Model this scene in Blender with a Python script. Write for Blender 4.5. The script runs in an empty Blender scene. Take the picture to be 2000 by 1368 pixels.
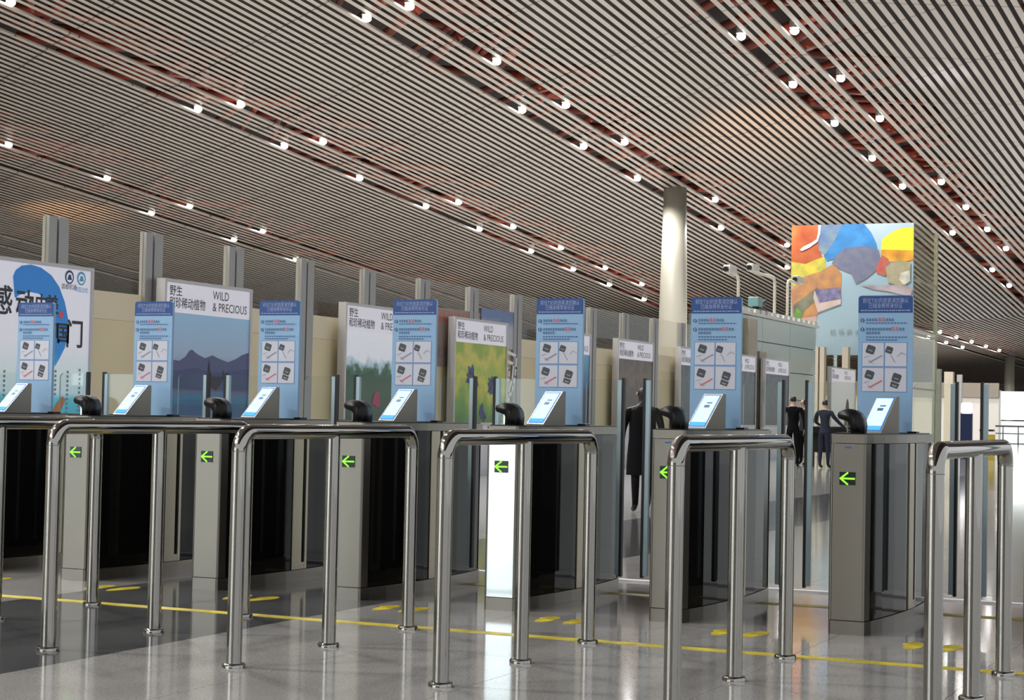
import bpy, bmesh, math, random
from mathutils import Vector, Matrix
random.seed(7)
sc = bpy.context.scene
C = bpy.context.collection
R = math.radians

# ------------------------------------------------------------------ camera
YAW, PIT, ROL, FPX = -0.42294, 0.035663, 0.020833, 3481.87
CAM = Vector((9.26172, -6.60207, 1.12387))
f = Vector((math.sin(YAW)*math.cos(PIT), math.cos(YAW)*math.cos(PIT), math.sin(PIT)))
r0 = Vector((math.cos(YAW), -math.sin(YAW), 0))
u0 = r0.cross(f)
rr = math.cos(ROL)*r0 + math.sin(ROL)*u0
uu = -math.sin(ROL)*r0 + math.cos(ROL)*u0
cam = bpy.data.objects.new('camera', bpy.data.cameras.new('camera'))
C.objects.link(cam)
cam.matrix_world = Matrix(((rr.x, uu.x, -f.x, CAM.x), (rr.y, uu.y, -f.y, CAM.y), (rr.z, uu.z, -f.z, CAM.z), (0, 0, 0, 1)))
cam.data.sensor_width = 36
cam.data.lens = FPX/2000*36
cam.data.clip_end = 800
sc.camera = cam

# ------------------------------------------------------------------ world, light, exposure
w = bpy.data.worlds.new('world'); sc.world = w; w.use_nodes = True
bg = w.node_tree.nodes['Background']
bg.inputs[0].default_value = (0.95, 0.97, 1.0, 1)
bg.inputs[1].default_value = .75
sc.view_settings.view_transform = 'Standard'
sc.view_settings.look = 'None'
sc.view_settings.exposure = 0.12
sc.view_settings.gamma = 1
sc.view_settings.use_curve_mapping = False

# added area lights facing up, only there to brighten the slatted ceiling 
def uplight(x, y, z, sx, sy, power, col=(1, .97, .92)):
    l = bpy.data.lights.new('added_uplight', 'AREA'); l.shape = 'RECTANGLE'; l.size = sx; l.size_y = sy
    l.energy = power; l.color = col
    o = bpy.data.objects.new('added_uplight', l); C.objects.link(o); o.location = (x, y, z); o.rotation_euler = (math.pi, 0, 0)
uplight(-32, 105, 3.5, 50, 270, 1250, (1, .84, .68))
uplight(6, 105, 3.5, 20, 270, 6500, (.98, .97, .95))
# added spots without fixtures, tinting patches of the ceiling
def wash(loc, aim, power, col, ang):
    l = bpy.data.lights.new('added_ceiling_spot', 'SPOT'); l.energy = power; l.color = col; l.spot_size = math.radians(ang); l.spot_blend = 1; l.shadow_soft_size = .1
    o = bpy.data.objects.new('added_ceiling_spot', l); C.objects.link(o); o.location = loc
    o.rotation_euler = (Vector(aim)-Vector(loc)).to_track_quat('-Z', 'Y').to_euler()
wash((-6.2, 47, 4.6), (-10.5, 60, 12.3), 15000, (1, .50, .2), 26)
wash((-42, 55, 1.5), (-43, 59.5, 10.1), 6500, (1, .55, .22), 36)
wash((2, 50, 3.5), (-2.6, 55.5, 13.2), 7000, (.75, .80, 1), 14)

# ------------------------------------------------------------------ materials
MATS = {}
def mat(name, col, rough=.5, metal=0, emit=None, es=0, spec=.5, noise=0, nscale=8, bump=0, aniso=0, tcol=None):
    if name in MATS: return MATS[name]
    m = bpy.data.materials.new(name); m.use_nodes = True
    nt = m.node_tree; b = nt.nodes['Principled BSDF']
    b.inputs['Base Color'].default_value = (*col, 1)
    b.inputs['Roughness'].default_value = rough
    b.inputs['Metallic'].default_value = metal
    b.inputs['Specular IOR Level'].default_value = spec
    if aniso: b.inputs['Anisotropic'].default_value = aniso
    if emit:
        b.inputs['Emission Color'].default_value = (*emit, 1); b.inputs['Emission Strength'].default_value = es
    if noise or bump:
        tc = nt.nodes.new('ShaderNodeTexCoord'); n = nt.nodes.new('ShaderNodeTexNoise')
        n.inputs['Scale'].default_value = nscale; n.inputs['Detail'].default_value = 5
        nt.links.new(tc.outputs['Object'], n.inputs['Vector'])
        if noise:
            mx = nt.nodes.new('ShaderNodeMix'); mx.data_type = 'RGBA'
            c2 = tcol or tuple(max(0, c*(1-noise)) for c in col)
            c1 = col if tcol else tuple(min(1, c*(1+noise)) for c in col)
            mx.inputs[6].default_value = (*c2, 1); mx.inputs[7].default_value = (*c1, 1)
            rp = nt.nodes.new('ShaderNodeMapRange'); rp.inputs[1].default_value = .35; rp.inputs[2].default_value = .65
            nt.links.new(n.outputs[0], rp.inputs[0]); nt.links.new(rp.outputs[0], mx.inputs[0])
            nt.links.new(mx.outputs[2], b.inputs['Base Color'])
        if bump:
            bp = nt.nodes.new('ShaderNodeBump'); bp.inputs['Strength'].default_value = bump
            nt.links.new(n.outputs[0], bp.inputs['Height']); nt.links.new(bp.outputs[0], b.inputs['Normal'])
    MATS[name] = m
    return m

def brushed(name, col, rough):
    m = mat(name, col, rough, 1)
    nt = m.node_tree; b = nt.nodes['Principled BSDF']
    tc = nt.nodes.new('ShaderNodeTexCoord'); mp = nt.nodes.new('ShaderNodeMapping')
    mp.inputs['Scale'].default_value = (14, 14, 300)
    n = nt.nodes.new('ShaderNodeTexNoise'); n.inputs['Scale'].default_value = 1
    rp = nt.nodes.new('ShaderNodeMapRange'); rp.inputs[3].default_value = rough*.85; rp.inputs[4].default_value = rough*1.15
    nt.links.new(tc.outputs['Object'], mp.inputs[0]); nt.links.new(mp.outputs[0], n.inputs['Vector'])
    nt.links.new(n.outputs[0], rp.inputs[0]); nt.links.new(rp.outputs[0], b.inputs['Roughness'])
    return m

def glass(name, tint, alpha_t, rough=.02):
    # thin pane: mostly see-through with a fresnel reflection
    m = bpy.data.materials.new(name); m.use_nodes = True; nt = m.node_tree
    for n in list(nt.nodes): nt.nodes.remove(n)
    o = nt.nodes.new('ShaderNodeOutputMaterial'); t = nt.nodes.new('ShaderNodeBsdfTransparent')
    g = nt.nodes.new('ShaderNodeBsdfGlossy'); mx = nt.nodes.new('ShaderNodeMixShader'); lw = nt.nodes.new('ShaderNodeLayerWeight')
    lw.inputs[0].default_value = .5; pw_ = nt.nodes.new('ShaderNodeMath'); pw_.operation = 'POWER'; pw_.inputs[1].default_value = 5
    fr = nt.nodes.new('ShaderNodeMath'); fr.operation = 'MULTIPLY_ADD'; fr.inputs[1].default_value = .6; fr.inputs[2].default_value = alpha_t
    nt.links.new(lw.outputs['Facing'], pw_.inputs[0]); nt.links.new(pw_.outputs[0], fr.inputs[0])
    t.inputs[0].default_value = (*tint, 1); g.inputs['Roughness'].default_value = rough
    g.inputs[0].default_value = (.9, .95, .95, 1)
    nt.links.new(fr.outputs[0], mx.inputs[0]); nt.links.new(t.outputs[0], mx.inputs[1]); nt.links.new(g.outputs[0], mx.inputs[2])
    nt.links.new(mx.outputs[0], o.inputs[0]); MATS[name] = m
    return m

chrome = mat('chrome', (.385, .375, .35), .045, 1)
steel = brushed('steel', (.27, .252, .222), .36)
steel_bright = brushed('steel_polished', (.30, .32, .325), .10)
blackglass = mat('black_glass', (.006, .006, .006), .04, 0, spec=.16)
black = mat('black_plastic', (.008, .008, .009), .38, spec=.3)
rubber = mat('rubber', (.01, .011, .013), .5)
alu = mat('aluminium_strip', (.36, .47, .52), .35, .3)
leafglass = glass('leaf_glass', (.955, .975, .965), .012)
wallglass = glass('wall_glass', (.92, .90, .85), .02)
boxglass = glass('box_glass', (.86, .84, .74), .03)
signblue = mat('sign_light_blue', (.28, .47, .70), .45)
signnavy = mat('sign_navy', (.02, .075, .27), .4)
white = mat('white', (.75, .75, .80), .5)
printw = mat('print_white', (.62, .63, .72), .5)
ink = mat('ink', (.03, .035, .045), .5)
inkblue = mat('ink_blue', (.03, .10, .26), .5)
red = mat('red_ink', (.75, .10, .12), .5)
batt = mat('battery_grey', (.06, .07, .075), .4)
yellow = mat('tape_yellow', (.52, .42, .03), .45, noise=.25, nscale=9)
frame_grey = mat('mullion_grey', (.33, .33, .325), .4, .2)
frame_dark = mat('mullion_dark', (.05, .05, .05), .5)
beige = mat('beige_panel', (.74, .645, .43), .55, noise=.03, nscale=1)
beige2 = mat('beige_panel_pale', (.76, .68, .50), .55)
boxgrey = mat('lightbox_frame', (.50, .49, .50), .35, .3)
colm = mat('column_paint', (.22, .21, .175), .45)
pillarm = mat('pillar_beige', (.42, .37, .29), .5)
pillard = mat('pillar_green', (.12, .125, .09), .4)
kiosk_m = mat('pale_green_panel', (.42, .50, .45), .25)
screen_m = mat('screen', (.01, .04, .08), .6, spec=.1, emit=(.60, .90, 1.0), es=1.25)
screen_b = mat('screen_edge', (.01, .05, .2), .5, spec=.1, emit=(.05, .25, .8), es=.8)
screen_t = mat('screen_bar', (.01, .04, .08), .6, spec=.1, emit=(.10, .55, 1.0), es=.9)
green = mat('green_led', (.1, .9, .05), .3, emit=(.22, 1.0, .02), es=1.6)
lampm = mat('lamp_glow', (1, 1, 1), .3, emit=(1, .98, .95), es=30)
ringm = mat('lamp_ring', (.55, .5, .45), .3, .6)
redbeam = mat('red_steel_beam', (.24, .036, .016), .5, noise=.5, nscale=.6)
deckm = mat('roof_deck_dark', (.018, .008, .006), .7)

def slat_mat():
    m = mat('ceiling_slat', (.30, .27, .23), .38, .1)
    nt = m.node_tree; b = nt.nodes['Principled BSDF']
    # thin dark panel seams on a 60 degree triangular grid (world metres)
    g = nt.nodes.new('ShaderNodeNewGeometry'); fac = None
    for nx, ph in ((.5, 20.2), (-.5, 47.35)):
        d = nt.nodes.new('ShaderNodeVectorMath'); d.operation = 'DOT_PRODUCT'
        d.inputs[1].default_value = (nx, .866, 0)
        nt.links.new(g.outputs['Position'], d.inputs[0])
        a = nt.nodes.new('ShaderNodeMath'); a.operation = 'MODULO'; a.inputs[1].default_value = 5.22
        ad = nt.nodes.new('ShaderNodeMath'); ad.operation = 'ADD'; ad.inputs[1].default_value = 522-ph+.04
        nt.links.new(d.outputs['Value'], ad.inputs[0]); nt.links.new(ad.outputs[0], a.inputs[0])
        l = nt.nodes.new('ShaderNodeMath'); l.operation = 'LESS_THAN'; l.inputs[1].default_value = .07
        nt.links.new(a.outputs[0], l.inputs[0])
        if fac is None: fac = l
        else:
            mxm = nt.nodes.new('ShaderNodeMath'); mxm.operation = 'MAXIMUM'
            nt.links.new(fac.outputs[0], mxm.inputs[0]); nt.links.new(l.outputs[0], mxm.inputs[1]); fac = mxm
    mx = nt.nodes.new('ShaderNodeMix'); mx.data_type = 'RGBA'
    mx.inputs[6].default_value = (.30, .268, .232, 1); mx.inputs[7].default_value = (.08, .065, .055, 1)
    nt.links.new(fac.outputs[0], mx.inputs[0]); nt.links.new(mx.outputs[2], b.inputs['Base Color'])
    return m
slatm = slat_mat()

def granite(name, c, rough=.09):
    m = mat(name, c, rough)
    nt = m.node_tree; b = nt.nodes['Principled BSDF']
    g = nt.nodes.new('ShaderNodeNewGeometry')
    n1 = nt.nodes.new('ShaderNodeTexNoise'); n1.inputs['Scale'].default_value = 90; n1.inputs['Detail'].default_value = 3
    n2 = nt.nodes.new('ShaderNodeTexNoise'); n2.inputs['Scale'].default_value = 2.2; n2.inputs['Detail'].default_value = 6
    for n in (n1, n2): nt.links.new(g.outputs['Position'], n.inputs['Vector'])
    r1 = nt.nodes.new('ShaderNodeMapRange'); r1.inputs[1].default_value = .3; r1.inputs[2].default_value = .7; r1.inputs[3].default_value = .72; r1.inputs[4].default_value = 1.22
    r2 = nt.nodes.new('ShaderNodeMapRange'); r2.inputs[1].default_value = .3; r2.inputs[2].default_value = .7; r2.inputs[3].default_value = .88; r2.inputs[4].default_value = 1.1
    nt.links.new(n1.outputs[0], r1.inputs[0]); nt.links.new(n2.outputs[0], r2.inputs[0])
    mu = nt.nodes.new('ShaderNodeMath'); mu.operation = 'MULTIPLY'
    nt.links.new(r1.outputs[0], mu.inputs[0]); nt.links.new(r2.outputs[0], mu.inputs[1])
    vm = nt.nodes.new('ShaderNodeVectorMath'); vm.operation = 'SCALE'; vm.inputs[0].default_value = c
    nt.links.new(mu.outputs[0], vm.inputs['Scale']); nt.links.new(vm.outputs[0], b.inputs['Base Color'])
    return m
gran_l = granite('granite_light', (.315, .31, .30))
gran_d = granite('granite_dark', (.085, .088, .09))
grout = mat('grout', (.08, .08, .08), .6)

def print_ramp(name, stops, lo, hi, noise=.0, nscale=4, es=.0, stretch=(1, 1, 1)):
    # a printed picture: colours run up the sheet (object z), with blotches
    m = bpy.data.materials.new(name); m.use_nodes = True; nt = m.node_tree; b = nt.nodes['Principled BSDF']
    b.inputs['Roughness'].default_value = .35
    tc = nt.nodes.new('ShaderNodeTexCoord'); sp = nt.nodes.new('ShaderNodeSeparateXYZ'); nt.links.new(tc.outputs['Object'], sp.inputs[0])
    mr = nt.nodes.new('ShaderNodeMapRange'); mr.inputs[1].default_value = lo; mr.inputs[2].default_value = hi
    mp = nt.nodes.new('ShaderNodeMapping'); mp.inputs['Scale'].default_value = stretch; nt.links.new(tc.outputs['Object'], mp.inputs[0])
    n = nt.nodes.new('ShaderNodeTexNoise'); n.inputs['Scale'].default_value = nscale; n.inputs['Detail'].default_value = 4; nt.links.new(mp.outputs[0], n.inputs['Vector'])
    ma = nt.nodes.new('ShaderNodeMath'); ma.operation = 'MULTIPLY_ADD'; ma.inputs[1].default_value = noise
    sb = nt.nodes.new('ShaderNodeMath'); sb.operation = 'SUBTRACT'; sb.inputs[1].default_value = .5
    nt.links.new(n.outputs[0], sb.inputs[0]); nt.links.new(sb.outputs[0], ma.inputs[0])
    nt.links.new(sp.outputs[2], mr.inputs[0]); nt.links.new(mr.outputs[0], ma.inputs[2])
    cr = nt.nodes.new('ShaderNodeValToRGB'); el = cr.color_ramp.elements
    while len(el) < len(stops): el.new(.5)
    for e, (p, c) in zip(el, stops): e.position = p; e.color = (*c, 1)
    nt.links.new(ma.outputs[0], cr.inputs[0]); nt.links.new(cr.outputs[0], b.inputs['Base Color'])
    if es:
        nt.links.new(cr.outputs[0], b.inputs['Emission Color']); b.inputs['Emission Strength'].default_value = es
    MATS[name] = m
    return m

# ------------------------------------------------------------------ helpers
def link(name, me, m=None, parent=None, loc=None):
    o = bpy.data.objects.new(name, me); C.objects.link(o)
    if m is not None:
        for k in (m if isinstance(m, (list, tuple)) else [m]): me.materials.append(k)
    if parent: o.parent = parent
    if loc: o.location = loc
    return o
def bmo(name, bm, m, parent=None, loc=None, smooth=False):
    me = bpy.data.meshes.new(name); bm.to_mesh(me); bm.free()
    if smooth:
        for p in me.polygons: p.use_smooth = True
    return link(name, me, m, parent, loc)
def bx(bm, x0, x1, y0, y1, z0, z1, mi=0, bev=0):
    vs = [bm.verts.new((x, y, z)) for z in (z0, z1) for x, y in ((x0, y0), (x1, y0), (x1, y1), (x0, y1))]
    fs = [(3, 2, 1, 0), (4, 5, 6, 7), (0, 1, 5, 4), (1, 2, 6, 5), (2, 3, 7, 6), (3, 0, 4, 7)]
    F = [bm.faces.new([vs[i] for i in q]) for q in fs]
    for q in F: q.material_index = mi
    if bev:
        es = list({e for q in F for e in q.edges})
        bmesh.ops.bevel(bm, geom=es, offset=bev, segments=2, affect='EDGES', profile=.5)
def box(name, x0, x1, y0, y1, z0, z1, m, parent=None, bev=0, loc=None):
    bm = bmesh.new(); bx(bm, x0, x1, y0, y1, z0, z1, 0, bev); return bmo(name, bm, m, parent, loc)
def tube(bm, pts, rad, seg=14, cap=True):
    pts = [Vector(p) for p in pts]; rings = []; n = len(pts)
    if not isinstance(rad, (list, tuple)): rad = [rad]*n
    up = None
    for i, p in enumerate(pts):
        t = (pts[min(i+1, n-1)]-pts[max(i-1, 0)]).normalized()
        if up is None:
            a = Vector((0, 0, 1)) if abs(t.z) < .9 else Vector((1, 0, 0)); up = (a-t*a.dot(t)).normalized()
        else: up = (up-t*up.dot(t)).normalized()
        s = t.cross(up)
        rings.append([bm.verts.new(p+rad[i]*(math.cos(k*2*math.pi/seg)*up+math.sin(k*2*math.pi/seg)*s)) for k in range(seg)])
    for a, b in zip(rings, rings[1:]):
        for k in range(seg):
            q = bm.faces.new((a[k], a[(k+1) % seg], b[(k+1) % seg], b[k])); q.smooth = True
    if cap:
        bm.faces.new(rings[0][::-1]); bm.faces.new(rings[-1])
def prism(bm, pts, z0, z1, mi=0):
    a = [bm.verts.new((x, y, z0)) for x, y in pts]; b = [bm.verts.new((x, y, z1)) for x, y in pts]
    n = len(pts)
    F = [bm.faces.new(a[::-1]), bm.faces.new(b)]+[bm.faces.new((a[i], a[(i+1) % n], b[(i+1) % n], b[i])) for i in range(n)]
    for q in F: q.material_index = mi
def flat(bm, pts, y, mi=0, th=.002):
    """a flat shape in the xz plane facing -y"""
    a = [bm.verts.new((x, y-th, z)) for x, z in pts]
    q = bm.faces.new(a); q.normal_update()
    if q.normal.y > 0: q.normal_flip()
    q.material_index = mi
def empty(name, loc, rz=0):
    o = bpy.data.objects.new(name, None); C.objects.link(o); o.location = loc; o.rotation_euler = (0, 0, rz); o.empty_display_size = .1
    return o
def tag(o, label, cat, group=None):
    o['label'] = label; o['category'] = cat
    if group: o['group'] = group
    return o
def struct(o): o['kind'] = 'structure'; return o
def copy_tree(o, parent=None):
    c = o.copy(); C.objects.link(c)
    if parent: c.parent = parent
    for ch in list(o.children): copy_tree(ch, c)
    return c
TXT = {}
def text_mesh(s, size, align='CENTER', sx=1.0, bold=0.0):
    k = (s, size, align, sx, bold)
    if k in TXT: return TXT[k]
    cu = bpy.data.curves.new('t', 'FONT'); cu.body = s; cu.size = size; cu.align_x = align; cu.align_y = 'CENTER'
    cu.resolution_u = 2; cu.offset = bold
    o = bpy.data.objects.new('t', cu); C.objects.link(o)
    dg = bpy.context.evaluated_depsgraph_get(); me = bpy.data.meshes.new_from_object(o.evaluated_get(dg))
    bpy.data.objects.remove(o)
    me.transform(Matrix.Scale(sx, 4, (1, 0, 0))); me.transform(Matrix.Rotation(math.pi/2, 4, 'X'))
    me.materials.clear(); TXT[k] = me
    return me
def text(name, s, size, m, parent, loc, align='CENTER', sx=1.0, bold=0.0, width=None):
    me = text_mesh(s, size, align, sx, bold)
    if width:
        xs = [v.co.x for v in me.vertices]; wd = max(xs)-min(xs)
        if not me.get('fit'): me.transform(Matrix.Scale(width/wd, 4, (1, 0, 0))); me['fit'] = 1
    if not me.materials: me.materials.append(m)
    o = bpy.data.objects.new(name, me); C.objects.link(o); o.parent = parent; o.location = loc
    return o

# ------------------------------------------------------------------ floor
fl = box('floor', -60, 20, -45, 240, -.30, -.008, grout); struct(fl)
TS = .9
X0, Y0 = 4.3, .06
def tile_mesh(m):
    bm = bmesh.new(); g = .0015
    bx(bm, g, TS-g, g, TS-g, -.008, 0); me = bpy.data.meshes.new('floor_tile'); bm.to_mesh(me); bm.free(); me.materials.append(m); return me
tl, td = tile_mesh(gran_l), tile_mesh(gran_d)
def band(i): return i in (-1, -2)
NI, NJ = (-9, 5), (-2, 19)
cnt = 0
for i in range(NI[0], NI[1]+1):
    for j in range(NJ[0], NJ[1]+1):
        o = bpy.data.objects.new('floor_tile', td if band(i) else tl); C.objects.link(o); o.parent = fl
        o.location = (X0+i*TS, Y0+j*TS, 0)
xa, xb = X0+NI[0]*TS, X0+(NI[1]+1)*TS
ya, yb = Y0+NJ[0]*TS, Y0+(NJ[1]+1)*TS
def slab(nm, x0, x1, y0, y1, m):
    return box(nm, x0, x1, y0, y1, -.008, 0, m, fl)
slab('paving', -60, 20, -45, ya, gran_l)
slab('paving', -60, xa, ya, yb, gran_l)
slab('paving', xb, 20, ya, yb, gran_l)
slab('paving', -60, X0-2*TS, yb, 240, gran_l)
slab('dark_paving_band', X0-2*TS, X0, yb, 240, gran_d)
slab('paving', X0, 20, yb, 240, gran_l)

# floor tapes, threshold, footprints
o = box('floor_tape', -4.5, 14, 1.665, 1.76, 0, .0015, yellow); tag(o, 'long yellow floor tape running under the far posts of the steel rails', 'tape')
o = box('floor_tape', -4.5, 14, 3.94, 4.06, 0, .0015, yellow); tag(o, 'yellow floor tape between the gate cabinets, near the white threshold', 'tape')
o = box('trim_1', -4.75, 14, 4.82, 4.885, 0, .012, white); struct(o)
def foot(sgn):
    pts = []
    for k in range(20):
        a = k/20*2*math.pi; y = math.cos(a)*.15; wd = .062 if y > 0 else .048
        if abs(y) < .04: wd *= .86
        pts.append((math.sin(a)*wd+sgn*(.012 if y > 0 else 0), y))
    bm = bmesh.new(); prism(bm, pts, 0, .0015); return bm
fm = []
for s in (-1, 1):
    me = bpy.data.meshes.new('footprint'); b_ = foot(s); b_.to_mesh(b_ and me); b_.free(); me.materials.append(yellow); fm.append(me)
ordn = ['first', 'second', 'third', 'fourth', 'fifth', 'sixth', 'seventh', 'eighth', 'ninth', 'tenth', 'eleventh', 'twelfth', 'thirteenth', 'fourteenth']
for n in range(1, 8):
    for s in (0, 1):
        o = bpy.data.objects.new('footprint_sticker', fm[s]); C.objects.link(o)
        o.location = (n+.44+s*.165, 2.44, 0)
        tag(o, f"yellow {'left' if s == 0 else 'right'} footprint sticker in the {ordn[n-1]} lane from the left", 'floor sticker', 'yellow footprints before the gates')

# ------------------------------------------------------------------ ceiling
K, GX, GY, H0 = 2.0, .07, -.0849, 9.0
def zc(x, y):
    xs = (x-CAM.x)/K+CAM.x; ys = (y-CAM.y)/K+CAM.y; yb_ = 52.
    s = GY*ys if ys < yb_ else GY*yb_-(ys-yb_)*.015
    return K*(H0+GX*xs+s)-(K-1)*CAM.z
PI_ = .1705
def sxx(i, y): return 2*(.878+i*PI_)-CAM.x+.0145*(y+CAM.y-50)
ys_ = [-44, 20, 60, 95, 107, 110.6, 114, 125, 238]
DECK = 1.3
bm = bmesh.new()
grid = [[bm.verts.new((x, y, zc(x, y)+DECK)) for x in (-60, 22)] for y in ys_]
gr2 = [[bm.verts.new((x, y, zc(x, y)+DECK+.5)) for x in (-60, 22)] for y in ys_]
for a, b in zip(grid, grid[1:]): bm.faces.new((a[0], b[0], b[1], a[1]))
for a, b in zip(gr2, gr2[1:]): bm.faces.new((a[0], a[1], b[1], b[0]))
ce = bmo('ceiling', bm, deckm); struct(ce)
MISS = {0, 5, -29, -24, -60, -55, -88, -95, 29, 34, -122, -127}
pw = PI_*K
def slat_me(hh=.032, tall=False):
    bm = bmesh.new(); hw = pw*.30
    prev = None
    for y in ys_:
        x = .0145*y; z = zc(0, y)
        ring = [bm.verts.new((x+a, y, z+b)) for a, b in ((-hw, hh), (-hw, .006), (-hw+.01, 0), (hw-.01, 0), (hw, .006), (hw, hh))]
        if prev:
            for k in range(5):
                q = bm.faces.new((prev[k], prev[k+1], ring[k+1], ring[k]))
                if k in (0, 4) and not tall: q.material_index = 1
        prev = ring
    me = bpy.data.meshes.new('slat'); bm.normal_update(); bm.to_mesh(me); bm.free(); me.materials.append(slatm); me.materials.append(mat('slat_edge_shade', (.03, .013, .010), .6)); return me  # slat sides coloured dark to carry the shade of the gaps
sm = slat_me(); sm2 = slat_me(.075, True)
for i in range(-140, 48):
    if i in MISS: continue
    o = bpy.data.objects.new('slat', sm2 if i+1 in MISS else sm); C.objects.link(o); o.parent = ce
    x = sxx(i, 0); o.location = (x, 0, GX*x)
# red steel truss members seen through the slots, joined
bm = bmesh.new()
for i in sorted(MISS):
    y = 25
    k = 0
    while y < 200:
        x = sxx(i, y)
        d = random.choice((-1, 1))*random.uniform(.5, 1.6)
        zz = zc(x, y)+random.uniform(.45, .8)
        rd = random.uniform(.10, .2)
        tube(bm, [(x-1.6, y-d*1.6, zz), (x+1.6, y+d*1.6, zz)], rd, 6)
        y += random.uniform(1.0, 2.4)
o = bmo('roof_truss', bm, redbeam, ce); o['kind'] = 'stuff'

# downlights
def lamp_proto():
    t = empty('downlight', (0, 0, 0))
    bm = bmesh.new(); bmesh.ops.create_uvsphere(bm, u_segments=14, v_segments=8, radius=.145)
    bmesh.ops.scale(bm, vec=(1, 1, .82), verts=bm.verts)
    bmo('lamp_globe', bm, lampm, t, smooth=True)
    bm = bmesh.new()
    tube(bm, [(0, 0, .10), (0, 0, .34)], [.165, .175], 14, False)
    tube(bm, [(0, 0, .34), (0, 0, .36)], [.175, .02], 14, False)
    bmo('lamp_housing', bm, ringm, t)
    l = bpy.data.lights.new('lamp_beam', 'SPOT'); l.energy = 3100; l.spot_size = R(140); l.spot_blend = .6; l.shadow_soft_size = .15; l.color = (1, .97, .93)
    o = bpy.data.objects.new('lamp_beam', l); C.objects.link(o); o.parent = t; o.location = (0, 0, -.20)
    return t
lp = lamp_proto(); lp_used = False
ROWS = [(0, 'upper right pair, lower', [48.4, 54.4, 60.1, 66.1, 71.7, 82.8, 93.9, 99.4]),
        (5, 'upper right pair, upper', [48.6, 54.4, 60.2, 71.6, 77.2, 82.7, 88.1]),
        (-29, 'middle pair, lower', [41.6, 53.2, 59.1, 65.1, 76.5, 88.0, 118.8, 124.5, 130.9, 137.3]),
        (-24, 'middle pair, upper', [41.2, 47.4, 53.3, 59.2, 70.5, 82.0, 120.2, 126.1, 132.0, 138.0, 144.0]),
        (-60, 'left pair, lower', [47.9, 53.8, 59.8, 65.9, 71.5, 77.6, 83.2, 88.5, 94.1]),
        (-55, 'left pair, upper', [35.7, 48.1, 53.9, 65.8, 71.7, 77.5, 83.6, 89.2]),
        (-88, 'far left pair, upper', [48.9, 55.1, 61.1, 67.2]),
        (-95, 'far left pair, lower', [61.5, 68.3, 74.1])]
def put_lamp(i, y, label, big=False):
    global lp_used
    o = lp if not lp_used else copy_tree(lp); lp_used = True
    x = sxx(i, y); o.location = (x, y, zc(x, y)-.01)
    tag(o, label, 'ceiling lamp', 'overhead downlights behind the picture edge' if big else 'round downlights in the ceiling slots')
for i, nm, L in ROWS:
    for q, y in enumerate(L):
        put_lamp(i, y, f'round white downlight in the {nm} ceiling slot, {ordn[q]} from the left')
OVER = {-60: 'left lower', -55: 'left upper', -29: 'middle lower', -24: 'middle upper', 0: 'right lower', 5: 'right upper'}
for i in OVER:
    for q in range(7):
        put_lamp(i, -37.4+11.44*q, f'round white downlight overhead in the {OVER[i]} slots, {ordn[q]} from the rear, outside the picture', True)

# ------------------------------------------------------------------ shell
struct(box('wall_back', -60, 20, -45.4, -45, 0, 9, mat('shade_wall', (.3, .285, .26), .7)))
struct(box('wall_left', -60.4, -60, -45, 240, 0, 20, mat('shade_wall2', (.5, .46, .38), .7)))
struct(box('wall_far', -60, 20, 238, 238.4, 0, 12, mat('far_wall', (.42, .39, .36), .7)))
# added glowing window, unseen, placed to be mirrored in the fifth gate panel
winm = mat('added_window_glow', (1, 1, 1), .5, emit=(.86, .97, 1.0), es=5.2)
bw = empty('added_window_1', (-11.9, -34.2, 0))
d_ = Vector((5.05+11.9, 2.7+34.2, 0)).normalized()
bw.rotation_euler = (0, 0, math.atan2(d_.y, d_.x)+math.pi/2)
bw['kind'] = 'structure'
box('pane', -1.5, 1.5, 0, .05, 0.02, 9, winm, bw)
bm = bmesh.new(); bx(bm, -1.7, -1.5, -.1, .1, 0, 9.2); bx(bm, 1.5, 1.7, -.1, .1, 0, 9.2); bx(bm, -1.5, 1.5, -.1, .1, 9, 9.2)
bmo('window_frame', bm, frame_grey, bw)

ww = empty('added_window_3', (-25.3, -32.4, 0), math.atan2(31.3, 0)); ww['kind'] = 'structure'  # second added window, unseen, placed to streak the rail posts with light
d_ = Vector((31.3, 33.4, 0)).normalized(); ww.rotation_euler = (0, 0, math.atan2(d_.y, d_.x)+math.pi/2)
box('pane', -1.3, 1.3, 0, .05, .02, 9, mat('added_window_glow_post', (1, 1, 1), .5, emit=(.80, .94, 1.0), es=7), ww)
bm = bmesh.new(); bx(bm, -1.5, -1.3, -.1, .1, 0, 9.2); bx(bm, 1.3, 1.5, -.1, .1, 0, 9.2); bx(bm, -1.3, 1.3, -.1, .1, 9, 9.2)
bmo('window_frame', bm, frame_grey, ww)
# glass wall on the left (plane x = -4.83)
WX = -4.83
wl = empty('wall_glass', (WX, 0, 0)); wl['kind'] = 'structure'
gy = [10.80+1.98*k for k in range(-4, 15)]
for k, y in enumerate(gy):
    bm = bmesh.new(); bx(bm, -.05, .05, y, y+.15, 0, 3.42); bx(bm, -.05, .05, y+.19, y+.38, 0, 3.42)
    bmo('mullion', bm, frame_grey, wl)
    box('mullion_gap', -.04, .02, y+.15, y+.19, 0, 3.42, frame_dark, wl)
    if k < len(gy)-1:
        y2 = gy[k+1]
        box('glass_pane', -.006, .006, y+.38, y2, 2.58, 3.42, wallglass, wl)
        box('wall_panel', -.03, .0, y+.38, y2, 0, 2.22, beige, wl)
        box('wall_panel', -.03, .0, y+.38, y2, 2.225, 2.58, beige2, wl)

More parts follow.
